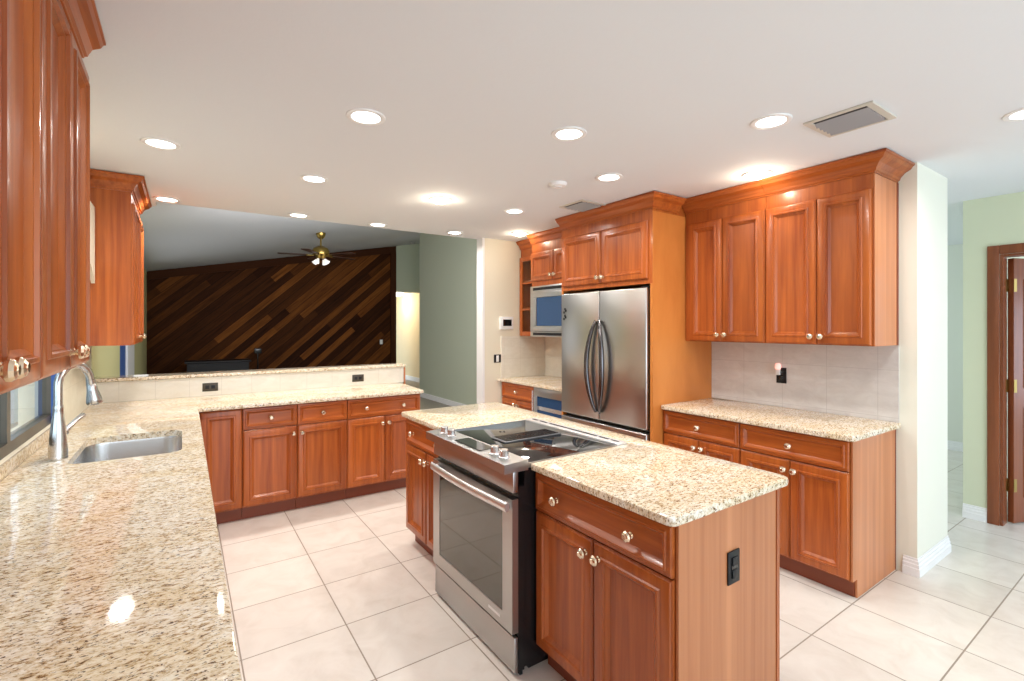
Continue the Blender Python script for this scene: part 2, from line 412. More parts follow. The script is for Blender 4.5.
bb('baseboard_right', [(XH - .001, 1.161), (XH - .001, 1.018)], WHITEP)
bb('baseboard_far', [(7.879, 4.8), (7.879, 1.2)], WHITEP)
# door frame and door on the right
bm = B()
box(bm, XH - .018, XH - .001, .948, 1.017, 0, 2.155, .004); box(bm, XH - .018, XH - .001, .10, .947, 2.085, 2.155, .004)
box(bm, XH + .0, XH + .12, .930, .948, 0, 2.085); box(bm, XH, XH + .12, .10, .929, 2.067, 2.085)
box(bm, XH - .018, XH - .001, .03, .099, 0, 2.155, .004); box(bm, XH, XH + .12, .10, .118, 0, 2.067)
struct('door_frame', DARKW, bm=bm)
dr = thing('door_1', 'dark', 'door', (XH + .122, .928, 0), math.radians(-20)); del dr['label']; del dr['category']; dr['kind'] = 'structure'
bm = B(); box(bm, 0, .80, -.04, 0, .01, 2.06, .003)
for z0, z1 in ((.2, .9), (1.05, 1.9)):
    for x0, x1 in ((.1, .36), (.44, .70)): box(bm, x0, x1, -.045, .005, z0, z1, .004)
dl = obj('door_panel', bm, DARKW, dr); dl['kind'] = 'structure'
for z in (.25, 1.02, 1.80):
    bm = B(); lathe(bm, [(0, z), (.009, z), (.009, z + .10), (0, z + .10)], 10); box(bm, -.045, .0, -.010, -.002, z, z + .10); box(bm, .0, .03, -.042, -.039, z, z + .10)
    h = obj('hinge', bm, BRASS, dr); h['kind'] = 'structure'; h['label'] = 'brass door hinge'

# window over the sink
wn_ = thing('window_1', '', ''); del wn_['label']; del wn_['category']; wn_['kind'] = 'structure'
XG = -.640
bobj('window_frame', BRONZE, wn_, (XG - .03, XG + .022, WY0, WY1, WZ0, WZ0 + .05), (XG - .03, XG + .022, WY0, WY1, WZ1 - .05, WZ1), (XG - .03, XG + .022, WY1 - .05, WY1, WZ0 + .051, WZ1 - .051), (XG - .03, XG + .022, WY0, WY0 + .05, WZ0 + .051, WZ1 - .051), (XG - .03, XG + .022, 2.90, 2.95, WZ0 + .051, WZ1 - .051))
bobj('window_pane', GLASS, wn_, (XG - .004, XG + .004, 2.952, WY1 - .052, WZ0 + .052, WZ1 - .052))
bobj('window_pane', GLASS, wn_, (XG - .004, XG + .004, WY0 + .052, 2.898, WZ0 + .052, WZ1 - .052))
bobj('window_jamb', NAVY, wn_, (XG + .0225, WX + .012, WY1 - .05, WY1 - .001, WZ0 + .002, WZ1))
for k in wn_.children: k['kind'] = 'structure'
# patio paving, plus added blocks standing in for reflections in the window glass
struct('patio_floor', mat('patio_paving', (.50, .52, .55), .8), (-9, WX - .17, -6, 16, -.12, -.04))
struct('reflection_white_wall', mat('reflection_white', (.85, .90, .97), .8), (-2.3, -2.2, 10.7, 12.1, -.04, 3.0))
tag(bobj('reflection_green_post', mat('reflection_green', (.52, .56, .34), .8), None, (-2.35, -2.15, 12.12, 14.6, -.04, 3.0)), 'added pale green post outside the sink window, standing in for a reflection', 'post')
struct('reflection_grey_wall', mat('reflection_grey', (.34, .38, .42), .8), (-3.2, -3.1, 2, 13.5, -.04, 3.0))
# patio door of the family room
pd = thing('door_2', '', ''); del pd['label']; del pd['category']; pd['kind'] = 'structure'
bobj('door_panel', NAVY, pd, (WX - .06, WX - .012, 7.11, 7.92, .02, 2.08))
bobj('door_panel', WHITEP, pd, (WX - .06, WX + .01, 7.93, 8.95, .02, 2.08))
for k in pd.children: k['kind'] = 'structure'
# cream scalloped valance over the sink window
bm = B()
pr = [(2.24, 2.30), (2.24, 1.95)] + [(2.24 + 1.845 * s / 12, 1.95 - .14 * abs(math.cos(PI * s / 12)) + .10) for s in range(1, 12)] + [(4.085, 1.81), (4.085, 2.30)]
prism(bm, pr, 0, -.490, -.470); box(bm, WX + .002, -.491, 2.24, 4.085, 2.26, 2.30); box(bm, WX + .002, -.491, 4.07, 4.085, 1.83, 2.259)
tag(obj('window_valance', bm, CREAM), 'cream scalloped wooden valance above the sink window', 'valance')

# ------------------------------------------------------------ backsplashes, pony wall
struct('wall_backsplash_right', TILE_R, (XW - .010, XW - .001, 1.13, 2.425, .929, 1.413))
struct('wall_backsplash_corner', TILE_P, (XW - .010, XW - .001, 3.50, 4.718, .929, 1.413), (3.06, XW - .011, 4.708, 4.719, .929, 1.413))
struct('wall_backsplash_left', TILE_L, (WX + .001, WX + .010, WY1 + .003, 4.945, .929, 1.40))
PY0, PY1, PX1 = 4.955, 5.10, 1.965
struct('wall_peninsula', GREEN, (WX + .002, PX1, PY0 + .012, PY1, 0, 1.091))
struct('wall_backsplash_peninsula', TILE_P, (WX + .012, PX1 - .001, PY0, PY0 + .011, .929, 1.091))
struct('trim_3', CHP, (PX1 + .001, PX1 + .018, PY0 - .005, PY1 + .005, 0, 1.090))
bm = B(); slab(bm, rounded([(WX + .012, 4.925), (1.99, 4.925), (1.99, 5.155), (WX + .012, 5.155)], [.002, .03, .03, .002]), 1.093, 1.123, .010)
tag(obj('bar_ledge', bm, GR), 'long beige granite ledge capping the low tiled wall of the peninsula', 'ledge')

# ------------------------------------------------------------ cabinets
def knob_mesh():
    bm = B(); M = Matrix.Rotation(PI / 2, 4, 'X')
    lathe(bm, [(0, 0), (.012, 0), (.012, .003), (.007, .006), (.007, .013), (.013, .018), (.0195, .022), (.0205, .028), (.016, .034), (.0105, .037), (.009, .0385), (0, .0385)], 10, M)
    bmesh.ops.recalc_face_normals(bm, faces=bm.faces[:])
    me = bpy.data.meshes.new('knob'); bm.to_mesh(me); bm.free(); me.materials.append(KNOB); return me
KM = knob_mesh()
def knob(parent, x, y, z):
    o = bpy.data.objects.new('knob', KM); C.objects.link(o); o.parent = parent; o.location = (x, y, z); return o
DT = .022
def door_steps(h, fw=.058):
    return [(0, h + .009), (.004, h + .007), (.007, h + .002), (.012, h), (fw - .014, h), (fw - .010, h - .006), (fw - .001, h - .007), (fw + .003, h + .002), (fw + .007, h + .003), (fw + .020, h + .015), (fw + .024, h + .015)]
def drawer_steps(h, fw=.026):
    return [(0, h + .006), (.004, h + .001), (.010, h), (fw - .008, h), (fw - .004, h - .005), (fw + .002, h - .005), (fw + .008, h + .004), (fw + .018, h + .013), (fw + .021, h + .013)]
def door(root, x0, x1, z0, z1, kx=None, kz=None, glass=False, y=0):
    bm = B()
    if glass:
        f = .05
        for b in ((x0, x0 + f, -DT, 0, z0, z1), (x1 - f, x1, -DT, 0, z0, z1), (x0 + f, x1 - f, -DT, 0, z0, z0 + f), (x0 + f, x1 - f, -DT, 0, z1 - f, z1)): box(bm, *b, bev=.003)
        n = 3
        for k in range(1, n): zz = z0 + (z1 - z0) * k / n; box(bm, x0 + f, x1 - f, -DT + .003, -.004, zz - .009, zz + .009)
        d = obj('door', bm, CH, root)
        bobj('glass_pane', GLASS, d, (x0 + f, x1 - f, -.010, -.006, z0 + f, z1 - f))
    else:
        panel(bm, x0, x1, z0, z1, y - .001, door_steps(y - DT)); d = obj('door', bm, CH, root, smooth=25)
    if kx is not None: knob(d, kx, y - DT, kz)
    return d
def drawer(root, x0, x1, z0, z1, kxs):
    bm = B(); panel(bm, x0, x1, z0, z1, -.001, drawer_steps(-DT)); d = obj('drawer', bm, CHH, root, smooth=25)
    for k in kxs: knob(d, k, -DT, (z0 + z1) / 2)
    return d
TOPC = .893
def base_cab(label, loc, rz, W, depth, cols, group, ends=(False, False), toe=.058, nod=False):
    """cols: list of (x0, x1, kind, knob side) in local x; kind 'dd' drawer over door etc."""
    r = thing('base_cabinet', label, 'cabinet', loc, rz, group)
    bm = B(); box(bm, .001, W - .001, 0, depth, .105, TOPC); box(bm, .001, W - .001, toe, depth, 0, .1045)
    obj('cabinet_body', bm, CH, r)
    bobj('toe_kick', TOE, r, (.002, W - .002, toe - .006, toe - .0005, .002, .104))
    for e, x in zip(ends, (-.011, W + .001)):
        if e:
            bm = B(); box(bm, x, x + .010, .0, depth, .105, TOPC); box(bm, x, x + .010, toe, depth, 0, .105); obj('side_panel', bm, CHP, r)
    g = .0025
    for q in cols:
        x0, x1, kind = q[:3]; x0 += g; x1 -= g
        if kind == 'door': door(r, x0, x1, .115, TOPC - .006, q[3], .79 if q[3] is not None else None)
        elif kind == 'low': door(r, x0, x1, .115, .712, q[3], .655)
        elif kind == 'draw': drawer(r, x0, x1, .719, TOPC - .006, q[3])
    return r
def crown_prof(p, zb, zt):
    h = zt - zb
    return [(0, zb), (.006, zb), (.008, zb + .08 * h), (.016, zb + .12 * h), (.020, zb + .26 * h), (p * .45, zb + .50 * h), (p * .78, zb + .66 * h), (p * .86, zb + .78 * h), (p * .90, zb + .84 * h), (p, zb + .88 * h), (p, zt), (0, zt)]
def upper_cab(label, loc, rz, W, depth, z0, doors, path, group=None, name='upper_cabinet', dz=None, proj=.09, side=None, dtop=2.345, wood=None, hollow=False, crown_z=2.435):
    r = thing(name, label, 'cabinet', loc, rz, group)
    top = CEIL - .004
    bm = B()
    if hollow:
        for b in ((.001, .019, 0, depth, z0, dtop), (W - .019, W - .001, 0, depth, z0, dtop), (.019, W - .019, depth - .01, depth, z0, dtop), (.019, W - .019, 0, depth - .01, z0, z0 + .02), (.019, W - .019, .01, depth - .01, z0 + .32, z0 + .335), (.019, W - .019, .01, depth - .01, z0 + .64, z0 + .655)): box(bm, *b)
        box(bm, .001, W - .001, 0, depth, dtop, top)
    else: box(bm, .001, W - .001, 0, depth, z0, top)
    obj('cabinet_body', bm, wood or CH, r)
    if hollow: bobj('interior_back', CREAM, r, (.02, W - .02, depth - .014, depth - .011, z0 + .021, dtop - .001))
    bm = B(); sweep(bm, path, crown_prof(proj, crown_z, top - .001)); obj('crown_moulding', bm, CHH, r, smooth=20)
    if side is not None:
        bobj('scribe_strip', TOE, r, (side, side + .009, depth - .022, depth, z0, crown_z - .004))
        bobj('side_panel', CHP, r, (side, side + .006, .0, depth - .025, z0, crown_z - .004))
    g = .0025
    for d in doors:
        x0, x1, kx = d[:3]
        door(r, x0 + g, x1 - g, (dz or z0) + .004, dtop, kx, (dz or z0) + .055, glass=len(d) > 3)
    return r

# right wall, worktop run (front faces -x): local x runs towards -y
FXR = 3.06 + DT
def R(y): return (FXR, y, 0)
g1 = 'cherry base cabinets under the right-hand worktop'
dep = XW - .012 - FXR
base_cab('cherry base cabinet under the tiled backsplash, beside the tall refrigerator panel', R(2.420), -PI / 2, .62, dep, [(0, .62, 'draw', [.31]), (0, .31, 'low', .28), (.31, .62, 'low', .34)], g1)
base_cab('cherry base cabinet under the tiled backsplash, beside the cream wall end', R(1.799), -PI / 2, .640, dep, [(0, .64, 'draw', [.32]), (0, .32, 'low', .29), (.32, .64, 'low', .35)], g1, ends=(False, True))
bobj('scribe_strip', TOE, [o for o in bpy.data.objects if o.name.startswith('base_cabinet')][-1], (.628, .653, dep + .0005, dep + .010, 0, TOPC))
bm = B(); slab(bm, rounded([(3.030, 1.125), (XW - .012, 1.118), (XW - .012, 2.427), (3.030, 2.427)], [.03, .002, .002, .03]), .895, .928, .010, keep=lambda p: (p[0] > XW - .02, False))
tag(obj('granite_countertop', bm, GR), 'beige granite countertop on the wall cabinets beside the tall refrigerator panel', 'countertop')
# uppers right
FU = 3.35; du = XW - .003 - FU
upper_cab('wall cabinet with two doors next to the refrigerator panel', (FU, 2.425, 0), -PI / 2, .651, du, 1.415, [(.036, .327, .297), (.327, .651, .357)], [(0, 0), (.651, 0)], 'four-door run of cherry wall cabinets')
upper_cab('wall cabinet with two doors ending at the cream wall end near the hallway', (FU, 1.773, 0), -PI / 2, .632, du, 1.415, [(.0, .328, .298), (.328, .628, .358)], [(0, 0), (.632, 0), (.632, du)], 'four-door run of cherry wall cabinets', side=.632)
# refrigerator surround
FF = 2.955; df = XW - .003 - FF
r = upper_cab('deep cherry cabinet above the stainless refrigerator with tall amber side panel', (FF, 3.500, 0), -PI / 2, 1.068, df, 1.862, [(.03, .535, .505), (.535, 1.035, .565)], [(.002, 0), (1.070, 0), (1.070, .303)], name='refrigerator_cabinet', dz=1.895, proj=.08, dtop=2.35)
bm = B(); box(bm, 1.046, 1.068, 0, df, 0, 1.861); box(bm, 1.0685, 1.0725, 0, df, 0, 2.414); obj('tall_side_panel', bm, MAPLE, r)
bobj('tall_side_panel', MAPLE, r, (.001, .020, 0, df, 0, 1.861))
# microwave cabinet + glass cabinet
FM = 3.20; dm = XW - .003 - FM
upper_cab('small two-door cherry cabinet directly above the microwave', (FM, 4.300, 0), -PI / 2, .797, dm, 1.972, [(.0, .40, .37), (.40, .797, .43)], [(.002, 0), (.797, 0)], proj=.07, dz=2.02, dtop=2.335)
upper_cab('narrow cherry wall cabinet with glass panes left of the microwave', (3.335, 4.700, 0), -PI / 2, .398, XW - .003 - 3.335, 1.415, [(.0, .398, None, 'g')], [(0, 0), (.398, 0)], proj=.07, hollow=True)
# right wall far base run
base_cab('cherry base cabinet under the small counter left of the wine cooler', (FXR, 4.70, 0), -PI / 2, .615, dep, [(0, .615, 'draw', [.31]), (0, .31, 'low', .28), (.31, .615, 'low', .34)], None)
bm = B(); slab(bm, rounded([(3.03, 3.505), (XW - .012, 3.505), (XW - .012, 4.705), (3.0, 4.705), (3.0, 4.68), (3.03, 4.64)], [.002, .002, .002, .002, .01, .01]), .895, .928, .010, keep=lambda p: (p[0] > XW - .02, p[1] > 4.70))
tag(obj('granite_countertop', bm, GR), 'small beige granite countertop below the microwave', 'countertop')

# peninsula cabinets, front faces -y
PF = 4.29 + DT; pdp = PY0 - .006 - PF
gp = 'cherry base cabinets along the peninsula'
base_cab('narrow single-door base cabinet in the inner corner of the L-shaped counter', (.09, PF, 0), 0, .292, pdp, [(.01, .292, 'door', None)], gp)
base_cab('peninsula base cabinet with one drawer and a door hinged left, beside the narrow corner cabinet', (.382, PF, 0), 0, .398, pdp, [(0, .398, 'draw', [.2]), (0, .398, 'low', .365)], gp)
base_cab('peninsula base cabinet with one drawer over one door, its knob at top left', (.78, PF, 0), 0, .405, pdp, [(0, .405, 'draw', [.2]), (0, .405, 'low', .033)], gp)
base_cab('wide peninsula end cabinet with a two-knob drawer over two doors', (1.185, PF, 0), 0, .68, pdp, [(0, .68, 'draw', [.165, .51]), (0, .34, 'low', .31), (.34, .68, 'low', .37)], gp, ends=(False, True))
# left run of base cabinets, front faces +x
gl_ = 'cherry base cabinets under the long left-hand counter'
for y0, W_, lb in ((-.58, .98, 'cherry base cabinet below the long counter, under the foreground end'), (.401, .98, 'cherry base cabinet below the long counter, under the middle of the granite'), (1.382, .98, 'cherry base cabinet below the long counter, just before the sink cabinet')):
    base_cab(lb, (.035, y0, 0), PI / 2, W_, .62, [(0, W_, 'draw', [.3, .68]), (0, W_ / 2, 'low', W_ / 2 - .03), (W_ / 2, W_, 'low', W_ / 2 + .03)], gl_)
r = thing('sink_cabinet', 'cherry cabinet holding the undermount stainless sink', 'cabinet', (.035, 2.363, 0), PI / 2)
bm = B(); box(bm, .001, 1.24, 0, .018, .105, TOPC); box(bm, .001, .018, .02, .63, .105, TOPC); box(bm, 1.222, 1.24, .02, .63, .105, TOPC); box(bm, .001, 1.24, .075, .63, 0, .103)
obj('cabinet_body', bm, CH, r)
for a, b, k in ((0, .62, .59), (.62, 1.24, .65)): door(r, a + .003, b - .003, .115, .712, k, .655)
drawer(r, .003, 1.237, .719, TOPC - .006, [])
tag(bobj('corner_filler_cabinet', CH, None, (-.58, .045, 3.61, 4.94, 0, TOPC)), 'blank cherry cabinet box filling the corner under the L-shaped counter', 'cabinet')

# big L-shaped counter with sink cutout
SX0, SX1, SY0, SY1 = -.425, -.005, 2.83, 3.44
hole = rounded([(SX0, SY0), (SX1, SY0), (SX1, SY1), (SX0, SY1)], [.07, .07, .09, .09], 8)
outl = rounded([(WX + .0105, -.60), (.082, -.60), (.095, 4.25), (1.895, 4.25), (1.93, 4.9545), (WX + .0105, 4.9545)], [.002, .03, .02, .03, .01, .002])
bm = B(); slab(bm, outl, .895, .928, .011, holes=[hole], keep=lambda p: (p[0] < WX + .02, p[1] > 4.94))
tag(obj('granite_countertop', bm, GR), 'long L-shaped beige granite countertop with the sink cut into it', 'countertop')
# window-side granite sill
bobj_ = tag(bobj('granite_upstand', GR, None, (WX + .001, WX + .0098, 1.0, WY1 + .002, .929, .983)), 'low granite upstand under the sink window frame', 'upstand')

# sink
sk = thing('kitchen_sink', 'undermount stainless steel sink bowl set in the long granite counter', 'sink', ((SX0 + SX1) / 2, (SY0 + SY1) / 2, .693))
bm = B(); hx, hy = (SX1 - SX0) / 2 + .006, (SY1 - SY0) / 2 + .006
def ring(i, z, fr=1): return [bm.verts.new((*p, z)) for p in rounded([(-hx + i, -hy + i), (hx - i, -hy + i), (hx - i, hy - i), (-hx + i, hy - i)], [.075, .075, .095, .095], 8)]
rs = [ring(-.02, .2015), ring(0, .2015), ring(.002, .19), ring(.006, .05), ring(.018, .018), ring(.045, .006), ring(.09, .003)]
for a, b in zip(rs, rs[1:]):
    for k in range(len(a)): bm.faces.new((a[k], a[(k + 1) % len(a)], b[(k + 1) % len(a)], b[k]))
bm.faces.new(rs[-1]); obj('basin', bm, SINKM, sk, 50)
bm = B(); lathe(bm, [(0, .0035), (.045, .0035), (.043, .008), (.030, .006), (.028, .0045), (0, .0045)], 24); obj('drain', bm, PLATED, sk)

# faucet
fx, fy = -.470, 2.975
fc = thing('kitchen_faucet', 'tall brushed nickel gooseneck faucet beside the sink', 'faucet', (fx, fy, .9285), math.radians(58))
bm = B(); lathe(bm, [(0, 0), (.034, 0), (.035, .006), (.034, .014), (.034, .05), (.031, .09), (.026, .15), (.0205, .20), (.0185, .225), (.020, .232), (.0185, .24), (.0185, .245), (0, .245)], 28)
obj('body', bm, STL, fc)
pts = [(0, 0, .243)] + [(0, 0, .29), (0, 0, .33)]
Rg = .088
for k in range(1, 17):
    a = PI * (1 - k / 16 * .96); pts.append((Rg + Rg * math.cos(a), 0, .335 + Rg * math.sin(a)))
bm = B(); tube(bm, pts, .0165, 16); obj('spout', bm, STL, fc)
e = Vector(pts[-1]); d = (e - Vector(pts[-2])).normalized()
bm = B(); hd = [e + d * s for s in (.001, .025, .027, .06, .10, .12, .127)]
tube(bm, hd, [.0175, .0175, .019, .022, .030, .033, .030], 20); obj('spray_head', bm, STL, fc)
bm = B(); lathe(bm, [(0, 0), (.017, 0), (.017, .03), (.012, .036), (0, .036)], 16, Matrix.Translation((.022, .012, .115)) @ Matrix.Rotation(PI / 2, 4, 'Y'))
tube(bm, [(.048, .012, .115), (.075, .016, .130), (.13, .022, .158), (.165, .025, .172)], [.012, .011, .010, .012], 12); obj('handle', bm, STL, fc)

# ------------------------------------------------------------ left wall cabinets (face +x)
LX = -.29; dl_ = LX - (WX + .003)
gl2 = 'cherry wall cabinets on the left wall'
upper_cab('cherry wall cabinet in the near left corner of the view, closest to the viewer', (LX, .835, 0), PI / 2, .689, dl_, 1.405, [(0, .345, .315), (.345, .689, .375)], [(0, 0), (.689, 0)], gl2, proj=.065, dtop=2.405, crown_z=2.462)
upper_cab('cherry wall cabinet directly left of the sink window and faucet', (LX, 1.525, 0), PI / 2, .690, dl_, 1.405, [(0, .345, .315), (.345, .690, .375)], [(0, 0), (.690, 0)], gl2, proj=.065, dtop=2.405, crown_z=2.462)
upper_cab('smaller cherry wall cabinet beyond the sink window, hanging over the counter corner', (LX, 4.12, 0), PI / 2, .80, dl_, 1.405, [(0, .40, .37), (.40, .80, .43)], [(0, dl_), (0, 0), (.80, 0), (.80, dl_)], gl2, proj=.075, dtop=2.36)

# ------------------------------------------------------------ island
IX = 1.295 + DT
idp = 1.940 - IX
gi = 'cherry base cabinets of the island'
IY1, RY0, RY1 = 3.235, 1.725, 2.53
r = base_cab('island cabinet nearest the viewer with a two-knob drawer over two doors', (IX, RY0 - .006, 0), -PI / 2, RY0 - .006 - .99, idp, [(0, .729, 'draw', [.155, .56]), (0, .365, 'low', .33), (.365, .729, 'low', .40)], gi, ends=(False, True))
bobj('corner_trim', CH, r, (.7405, .7435, idp - .018, idp + .003, .0, TOPC))
r = base_cab('island cabinet beyond the range, seen past its far side', (IX, IY1, 0), -PI / 2, IY1 - RY1 - .006, idp, [(0, .699, 'draw', [.15, .55]), (0, .35, 'low', .318), (.35, .699, 'low', .382)], gi)
outl = rounded([(1.270, .966), (2.028, .966), (2.075, 3.27), (1.270, 3.27), (1.270, RY1 + .003), (1.908, RY1 + .003), (1.908, RY0 - .003), (1.270, RY0 - .003)], [.035, .05, .03, .03, .012, .004, .004, .012])
bm = B(); slab(bm, outl, .895, .928, .011)
tag(obj('granite_countertop', bm, GR), 'beige granite island countertop wrapping around the slide-in range', 'countertop')
tag(bobj('island_filler_panel', CH, None, (1.95, 1.965, .99, IY1, 0, .892)), 'cherry back panel of the island', 'panel')

# range
rg = thing('slide_in_range', 'stainless slide-in electric range with black glass cooktop set into the island', 'range', (0, 0, 0))
fx0 = 1.192
bm = B(); box(bm, 1.245, 1.87, RY0 + .003, RY1 - .003, .03, .905); 
box(bm, 1.28, 1.85, RY0 + .02, RY1 - .02, 0, .029)
obj('body', bm, BLK, rg)
bm = B(); box(bm, fx0 + .02, 1.2445, RY0 + .002, RY1 - .002, .02, .83); obj('side_liner', bm, BLK, rg)
# storage drawer
bm = B(); box(bm, fx0, fx0 + .0195, RY0 + .003, RY1 - .003, .018, .172, .003); obj('storage_drawer', bm, ST, rg)
bobj('kick_plate', BLKP, rg, (fx0 + .03, fx0 + .044, RY0 + .004, RY1 - .004, .001, .0215))
# oven door
y0, y1 = RY0 + .003, RY1 - .003
od = B()
z0, z1 = .192, .778
a, b_t, b_b = .078, .070, .068
for q in ((y0, y0 + a, z0, z1), (y1 - a, y1, z0, z1), (y0 + a, y1 - a, z0, z0 + b_b), (y0 + a, y1 - a, z1 - b_t, z1)): box(od, fx0 - .012, fx0 + .0195, q[0], q[1], q[2], q[3])
dd = obj('oven_door', od, ST, rg)
bobj('badge', mat('badge_pale', (.8, .8, .8), .3), dd, (fx0 - .0135, fx0 - .0122, RY0 + .10, RY0 + .20, .222, .234))
bobj('oven_window', OVG, dd, (fx0 - .009, fx0 + .005, y0 + a, y1 - a, z0 + b_b, z1 - b_t))
bm = B(); n = 14; hp = []
for k in range(n + 1):
    s = k / n; hp.append((fx0 - .036 - .016 * math.sin(PI * s), y0 + .005 + (y1 - y0 - .04) * s, .750))
rngs = []
for p in hp: rngs.append([bm.verts.new((p[0] + .011 * math.cos(t_), p[1], p[2] + .021 * math.sin(t_))) for t_ in [2 * PI * q / 16 for q in range(16)]])
for a_, b__ in zip(rngs, rngs[1:]):
    for q in range(16): bm.faces.new((a_[q], a_[(q + 1) % 16], b__[(q + 1) % 16], b__[q]))
bm.faces.new(rngs[0][::-1]); bm.faces.new(rngs[-1])
box(bm, fx0 - .03, fx0 - .0125, y0 + .022, y0 + .05, .73, .76); box(bm, fx0 - .03, fx0 - .0125, y1 - .07, y1 - .045, .73, .76)
obj('door_handle', bm, HANDM, dd, 40)
bm = B(); box(bm, fx0 - .008, fx0 + .0195, RY0 + .002, RY1 - .002, .806, .897, .003); obj('front_fascia', bm, ST, rg)
bm = B(); prism(bm, [(1.136, .898), (1.136, .938), (1.262, .944), (1.262, .898)], 1, RY0 - .002, RY1 + .0)
cp = obj('control_panel', bm, ST, rg)
bobj('touch_display', BLKG, cp, (1.165, 1.25, 1.98, 2.24, .9415, .9435))
for y in (2.415, 2.335, 1.895, 1.815):
    bm = B(); M = Matrix.Translation((1.195, y, .9395))
    lathe(bm, [(0, 0), (.027, 0), (.027, .006), (.021, .010), (.0195, .030), (.021, .036), (.018, .040), (0, .040)], 10, M)
    o = obj('control_knob', bm, PLATED, cp, 30)
ck = bobj('glass_cooktop', BLKG, rg, (1.2635, 1.826, RY0 + .007, RY1 - .007, .906, .926), bev=.002)
for q in (RY0 + .0005, RY1 - .0065): bobj('cooktop_side_rail', ST, rg, (1.2635, 1.826, q, q + .006, .906, .928))
bm = B(); box(bm, 1.375, 1.755, 2.08, 2.215, .9265, .934, .002); vg = obj('downdraft_vent', bm, MESHM, rg)
bm = B()
for k in range(12): yy = 2.090 + k * .0105; box(bm, 1.390, 1.740, yy, yy + .005, .9343, .937)
obj('vent_grille', bm, BLK, vg)
bm = B(); box(bm, 1.828, 1.902, RY0 + .004, RY1 - .001, .9155, .934, .003); rt = obj('rear_trim', bm, mat('bright_steel_trim', (.85, .85, .86), .3, .6), rg)
bm = B()
for a_, b__ in ((.03, .085), (.10, .17), (.19, .60), (.63, .70), (.72, .775)):
    box(bm, 1.860, 1.875, RY0 + a_, RY0 + b__, .9343, .9352)
obj('vent_slot', bm, BLK, rt)

# ------------------------------------------------------------ refrigerator
rf = thing('refrigerator', 'stainless french-door refrigerator with two dark curved handles', 'refrigerator', (0, 0, 0))
ry0, ry1 = 2.468, 3.470; fxf = 2.925
bobj('body', BLK, rf, (fxf + .062, 3.69, ry0 + .004, ry1 - .004, .02, 1.822))
bobj('hinge_cover', BLKP, rf, (fxf + .03, fxf + .2, ry0 + .004, ry0 + .07, 1.823, 1.845), (fxf + .03, fxf + .2, ry1 - .07, ry1 - .004, 1.823, 1.845))
def fdoor(y0, y1, z0, z1, nm):
    bm = B(); n = 8; pr = []
    for k in range(n + 1):
        s = k / n; pr.append((fxf + .014 * (2 * s - 1) ** 2 * 0 + .0, y0 + (y1 - y0) * s))
    box(bm, fxf, fxf + .06, y0, y1, z0, z1, .010, 3); return obj(nm, bm, STV, rf, 40)
ym = (ry0 + ry1) / 2 + .005
dL = fdoor(ym + .003, ry1, .735, 1.832, 'door'); dR = fdoor(ry0, ym - .003, .735, 1.832, 'door')
dF = fdoor(ry0, ry1, .06, .705, 'freezer_drawer')
bobj('base_grille', BLKP, rf, (fxf + .03, fxf + .061, ry0 + .01, ry1 - .01, .0, .055))
for dpar, s in ((dL, 1), (dR, -1)):
    bm = B(); pts = []; rr = []
    for k in range(17):
        q = k / 16; zz = .80 + .78 * q
        pts.append((fxf - .014 - .034 * math.sin(PI * q) ** .6, ym + s * (.020 + (.085 if s > 0 else .060) * math.sin(PI * q) ** .8), zz)); rr.append(.014 + .009 * math.sin(PI * q))
    tube(bm, pts, rr, 12); obj('door_handle', bm, CHROME, dpar, 60)
tube_ = None
bm = B(); yy = ry1 - .055
for a_, z_ in ((0, 1.69), (.012, 1.66), (0, 1.63), (.014, 1.60), (-.012, 1.675), (-.010, 1.615)):
    box(bm, fxf - .003, fxf - .0005, yy + a_ - .009, yy + a_ + .009, z_ - .010, z_ + .010)
tag(obj('fridge_magnet', bm, BLKP), 'small black magnet stuck near the left edge of the refrigerator door', 'magnet')

# ------------------------------------------------------------ microwave and wine cooler
mw = thing('built_in_microwave', 'built-in stainless microwave with trim frame beside the refrigerator', 'microwave', (FM, 4.300, 0), -PI / 2)
bobj('body', BLK, mw, (.004, .792, .0, .44, 1.42, 1.966))
bm = B()
for q in ((0.002, .795, 1.418, 1.475), (.002, .795, 1.905, 1.968), (.002, .06, 1.476, 1.904), (.737, .795, 1.476, 1.904)): box(bm, q[0], q[1], -.022, -.001, q[2], q[3], .002)
fr = obj('trim_frame', bm, ST, mw)
for zz_ in ((1.437, 1.453), (1.925, 1.942)):
    bm = B(); box(bm, .05, .745, -.0230, -.0222, zz_[0] - .003, zz_[1] + .010)
    for z in zz_:
        for k in range(12): box(bm, .05 + k * .058, .095 + k * .058, -.0236, -.0229, z, z + .007)
    obj('vent_slot', bm, BLKP, fr)

bm = B()
for q in ((.062, .735, 1.478, 1.535), (.062, .735, 1.845, 1.902), (.062, .125, 1.536, 1.844), (.56, .735, 1.536, 1.844)): box(bm, q[0], q[1], -.036, -.001, q[2], q[3], .002)
md = obj('door', bm, ST, mw); bobj('window', BLUEG, md, (.126, .559, -.028, -.002, 1.537, 1.843)); bobj('keypad', BLKG, md, (.59, .715, -.0375, -.0362, 1.55, 1.83))
wc = thing('wine_cooler', 'under-counter stainless wine cooler with dark blue glass door', 'wine cooler', (FXR, 4.080, 0), -PI / 2)
bobj('body', BLK, wc, (.004, .572, .0, .57, .06, .890)); bobj('toe_grille', BLKP, wc, (.004, .572, .03, .55, 0, .058))
bm = B()
for q in ((.004, .572, .80, .888), (.004, .572, .09, .15), (.004, .055, .151, .799), (.52, .572, .151, .799)): box(bm, q[0], q[1], -.025, -.001, q[2], q[3], .002)
